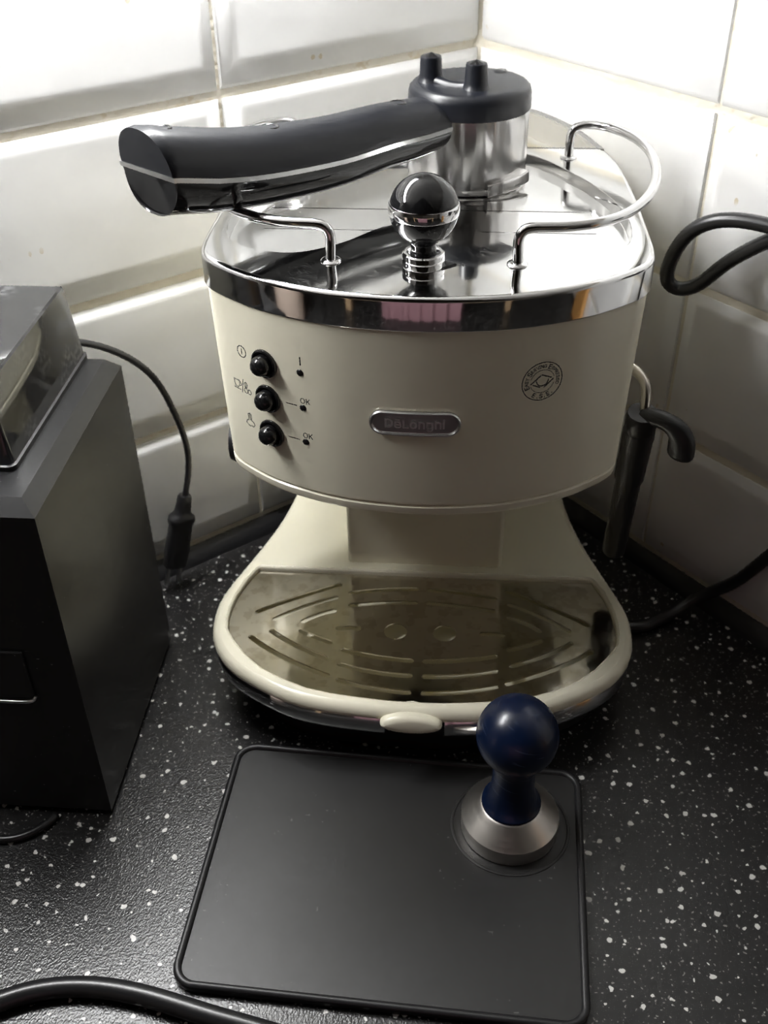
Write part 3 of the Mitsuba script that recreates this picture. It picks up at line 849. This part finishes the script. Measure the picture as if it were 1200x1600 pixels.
# ------------------------------------------------------------------ coffee grinder at the left edge
G = 'coffee_grinder__'
tag('coffee_grinder', 'black square coffee grinder with a smoked lid at the left edge', 'coffee grinder')
gp = rrect(-.2585, -.1658, -.3985, -.2600, .0012, 4)
gx0, gx1, gy0, gy1 = -.2585, -.1658, -.3985, -.2600
gb = [(x, y, z) for z, e in ((.0030, .0015), (.0040, 0), (.2070, 0), (.2131, .0072)) for x in (gx0 + e, gx1 - e) for y in (gy0 + e, gy1 - e * .6)]
obj(G + 'body', trimesh.convex.convex_hull(np.array(gb)), 'grinder_black', False)
obj(G + 'foot_plate', loft(gp, [(-.005, .0004), (-.005, .0034)]), 'satin_black', 30)
obj(G + 'front_panel', rbox(-.2510, -.1895, -.4002, -.3984, .0930, .1250, .0008, .0004), 'grinder_black', 30)
dh = spline([(-.250, -.4000, .0905), (-.215, -.4000, .0905), (-.1965, -.4000, .0905), (-.1915, -.4000, .0915), (-.1890, -.4000, .0945)], 40)
labels[obj(G + 'drawer_edge', sweep(dh, circle(.0009, 10)), 'bright_metal', True)] = {'label': 'thin silver edge on the front of the grinder'}
labels[obj(G + 'hopper_lid', loft(rrect(-.2520, -.1835, -.3715, -.2608, .004, 6), [(0, .2150), (-.0040, .2545), (-.0050, .2555)], False, True), 'smoked_plastic', 30)] = {'label': 'smoked see-through lid of the grinder'}
obj(G + 'hopper_base', loft(rrect(-.2528, -.1825, -.3723, -.2602, .004, 6), [(0, .2129), (0, .2155), (-.0015, .2162)]), 'satin_black', 30)
hop = loft(rrect(-.2460, -.1895, -.3655, -.2670, .006, 6), [(-.0180, .2162), (-.004, .2300), (0, .2440), (-.001, .2440), (-.006, .2290)], True, True)
obj(G + 'bean_hopper', hop, 'satin_black', 30)

# power cord of the grinder, hanging down to its plug
tag('grinder_cord', 'thin black cord from the grinder ending in a plug by the left wall', 'cord')
pa, pb = np.array([-.1620, -.1962, .0745]), np.array([-.1742, -.2040, .0200])
ax = (pb - pa) / np.linalg.norm(pb - pa)
obj('grinder_cord__lead', tube([(-.2150, -.2490, .2120), (-.2043, -.2384, .2098), (-.1977, -.2326, .2060), (-.1869, -.2233, .1978), (-.1696, -.2083, .1748), (-.1608, -.1979, .1419), (-.1572, -.1922, .1095), (-.1590, -.1935, .0880), tuple(pa), tuple(pa + ax * .006)], .0021, 110, 12), 'cable_black', True)
side = np.cross(ax, [ALONG_RIGHT[0], ALONG_RIGHT[1], 0.])
side /= np.linalg.norm(side)
lead = np.linspace(0, 1, 28)
body_w = np.interp(lead, [0, .02, .22, .26, .30, .36, .42, .80, 1.0], [.0038, .0044, .0052, .0060, .0092, .0096, .0078, .0088, .0080])
body_h = np.interp(lead, [0, .02, .22, .30, .42, 1.0], [.0036, .0042, .0048, .0062, .0058, .0056])
M = np.array([[*side]])
prof_ = [np.c_[w * np.sign(np.cos(a)) * abs(np.cos(a)) ** .7, h * np.sign(np.sin(a)) * abs(np.sin(a)) ** .7] for w, h in zip(body_w, body_h) for a in [np.linspace(0, 2 * np.pi, 24, endpoint=False)]]
plug = sweep(pa + (pb - pa) * lead[:, None], prof_, up=(ALONG_RIGHT[0], ALONG_RIGHT[1], 0))
labels[obj('grinder_cord__plug', plug, 'satin_black', 45)] = {'label': 'black plug with a flared grip'}
for sg in (-1, 1):
    a0 = pb + side * sg * .0045
    obj('grinder_cord__pin', tube([a0 - ax * .002, a0 + ax * .008, a0 + ax * .016], .0016, 8, 10, True), 'dull_metal', True)

# thin cord in front of the grinder
tag(obj('thin_cord', tube([(-.270, -.405, .0024), (-.246, -.4155, .0024), (-.229, -.4195, .0024), (-.2151, -.4190, .0024), (-.2035, -.4125, .0024), (-.1965, -.4020, .0024)], .0022, 60, 12), 'cable_black', True), 'thin black cord lying before the foot of the grinder', 'cord')

# thick cord along the bottom edge
tag(obj('thick_cord', tube([(-.30, -.585, .0052), (-.24, -.545, .0052), (-.2012, -.5195, .0052), (-.1895, -.5112, .0052), (-.171, -.5034, .0052), (-.1444, -.4991 - .001, .0052), (-.1150, -.5035, .0052), (-.0867, -.5100, .0052), (-.0557, -.5165, .0052), (-.02, -.527, .0052), (.05, -.555, .0052), (.12, -.60, .0052)], .0049, 140, 16), 'cable_black', True),
    'thick black cord crossing the bottom left edge in front of the mat', 'cord')

# the machine's own power cord: along the worktop, up the right wall and into a loop, to a socket out of view
tag('power_cord', 'black power cord looping beside the right wall behind the frother', 'cord')
pc = [(.085, -.150, .0044), (.105, -.190, .0044), (.1200, -.2200, .0044), (.1371, -.2309, .0044), (.1523, -.2262, .0046), (.1690, -.2150, .0062), (.1815, -.2105, .0130), (.1930, -.2150, .0260), (.2015, -.2245, .0430), (.2121, -.2355, .0716), (.2223, -.2470, .1002), (.2360, -.2620, .150),
      (.2390, -.2690, .205), (.2280, -.2620, .250), (.2080, -.2420, .2705), (.1921, -.2270, .2735), (.1758, -.2130, .2737), (.1561, -.1985, .2707), (.1410, -.1885, .2586), (.1345, -.1822, .2367), (.1362, -.1805, .2265), (.1421, -.1814, .2232), (.1515, -.1861, .2278), (.1621, -.1922, .2423), (.1794, -.2072, .2631), (.1936, -.2207, .2745), (.2200, -.2520, .285), (.2420, -.2790, .285)]
obj('power_cord__lead', tube(pc, .0041, 320, 14), 'cable_black', True)
sk = room(.0062, .40, .285)
tag('wall_socket', 'white wall socket on the right wall outside the picture', 'socket')
obj('wall_socket__plate', room_box(.0085, .016, .345, .425, .245, .325, .002), 'white_laminate', False)
obj('power_cord__plug', room_box(.016, .050, .355, .405, .262, .308, .004), 'satin_black', False)
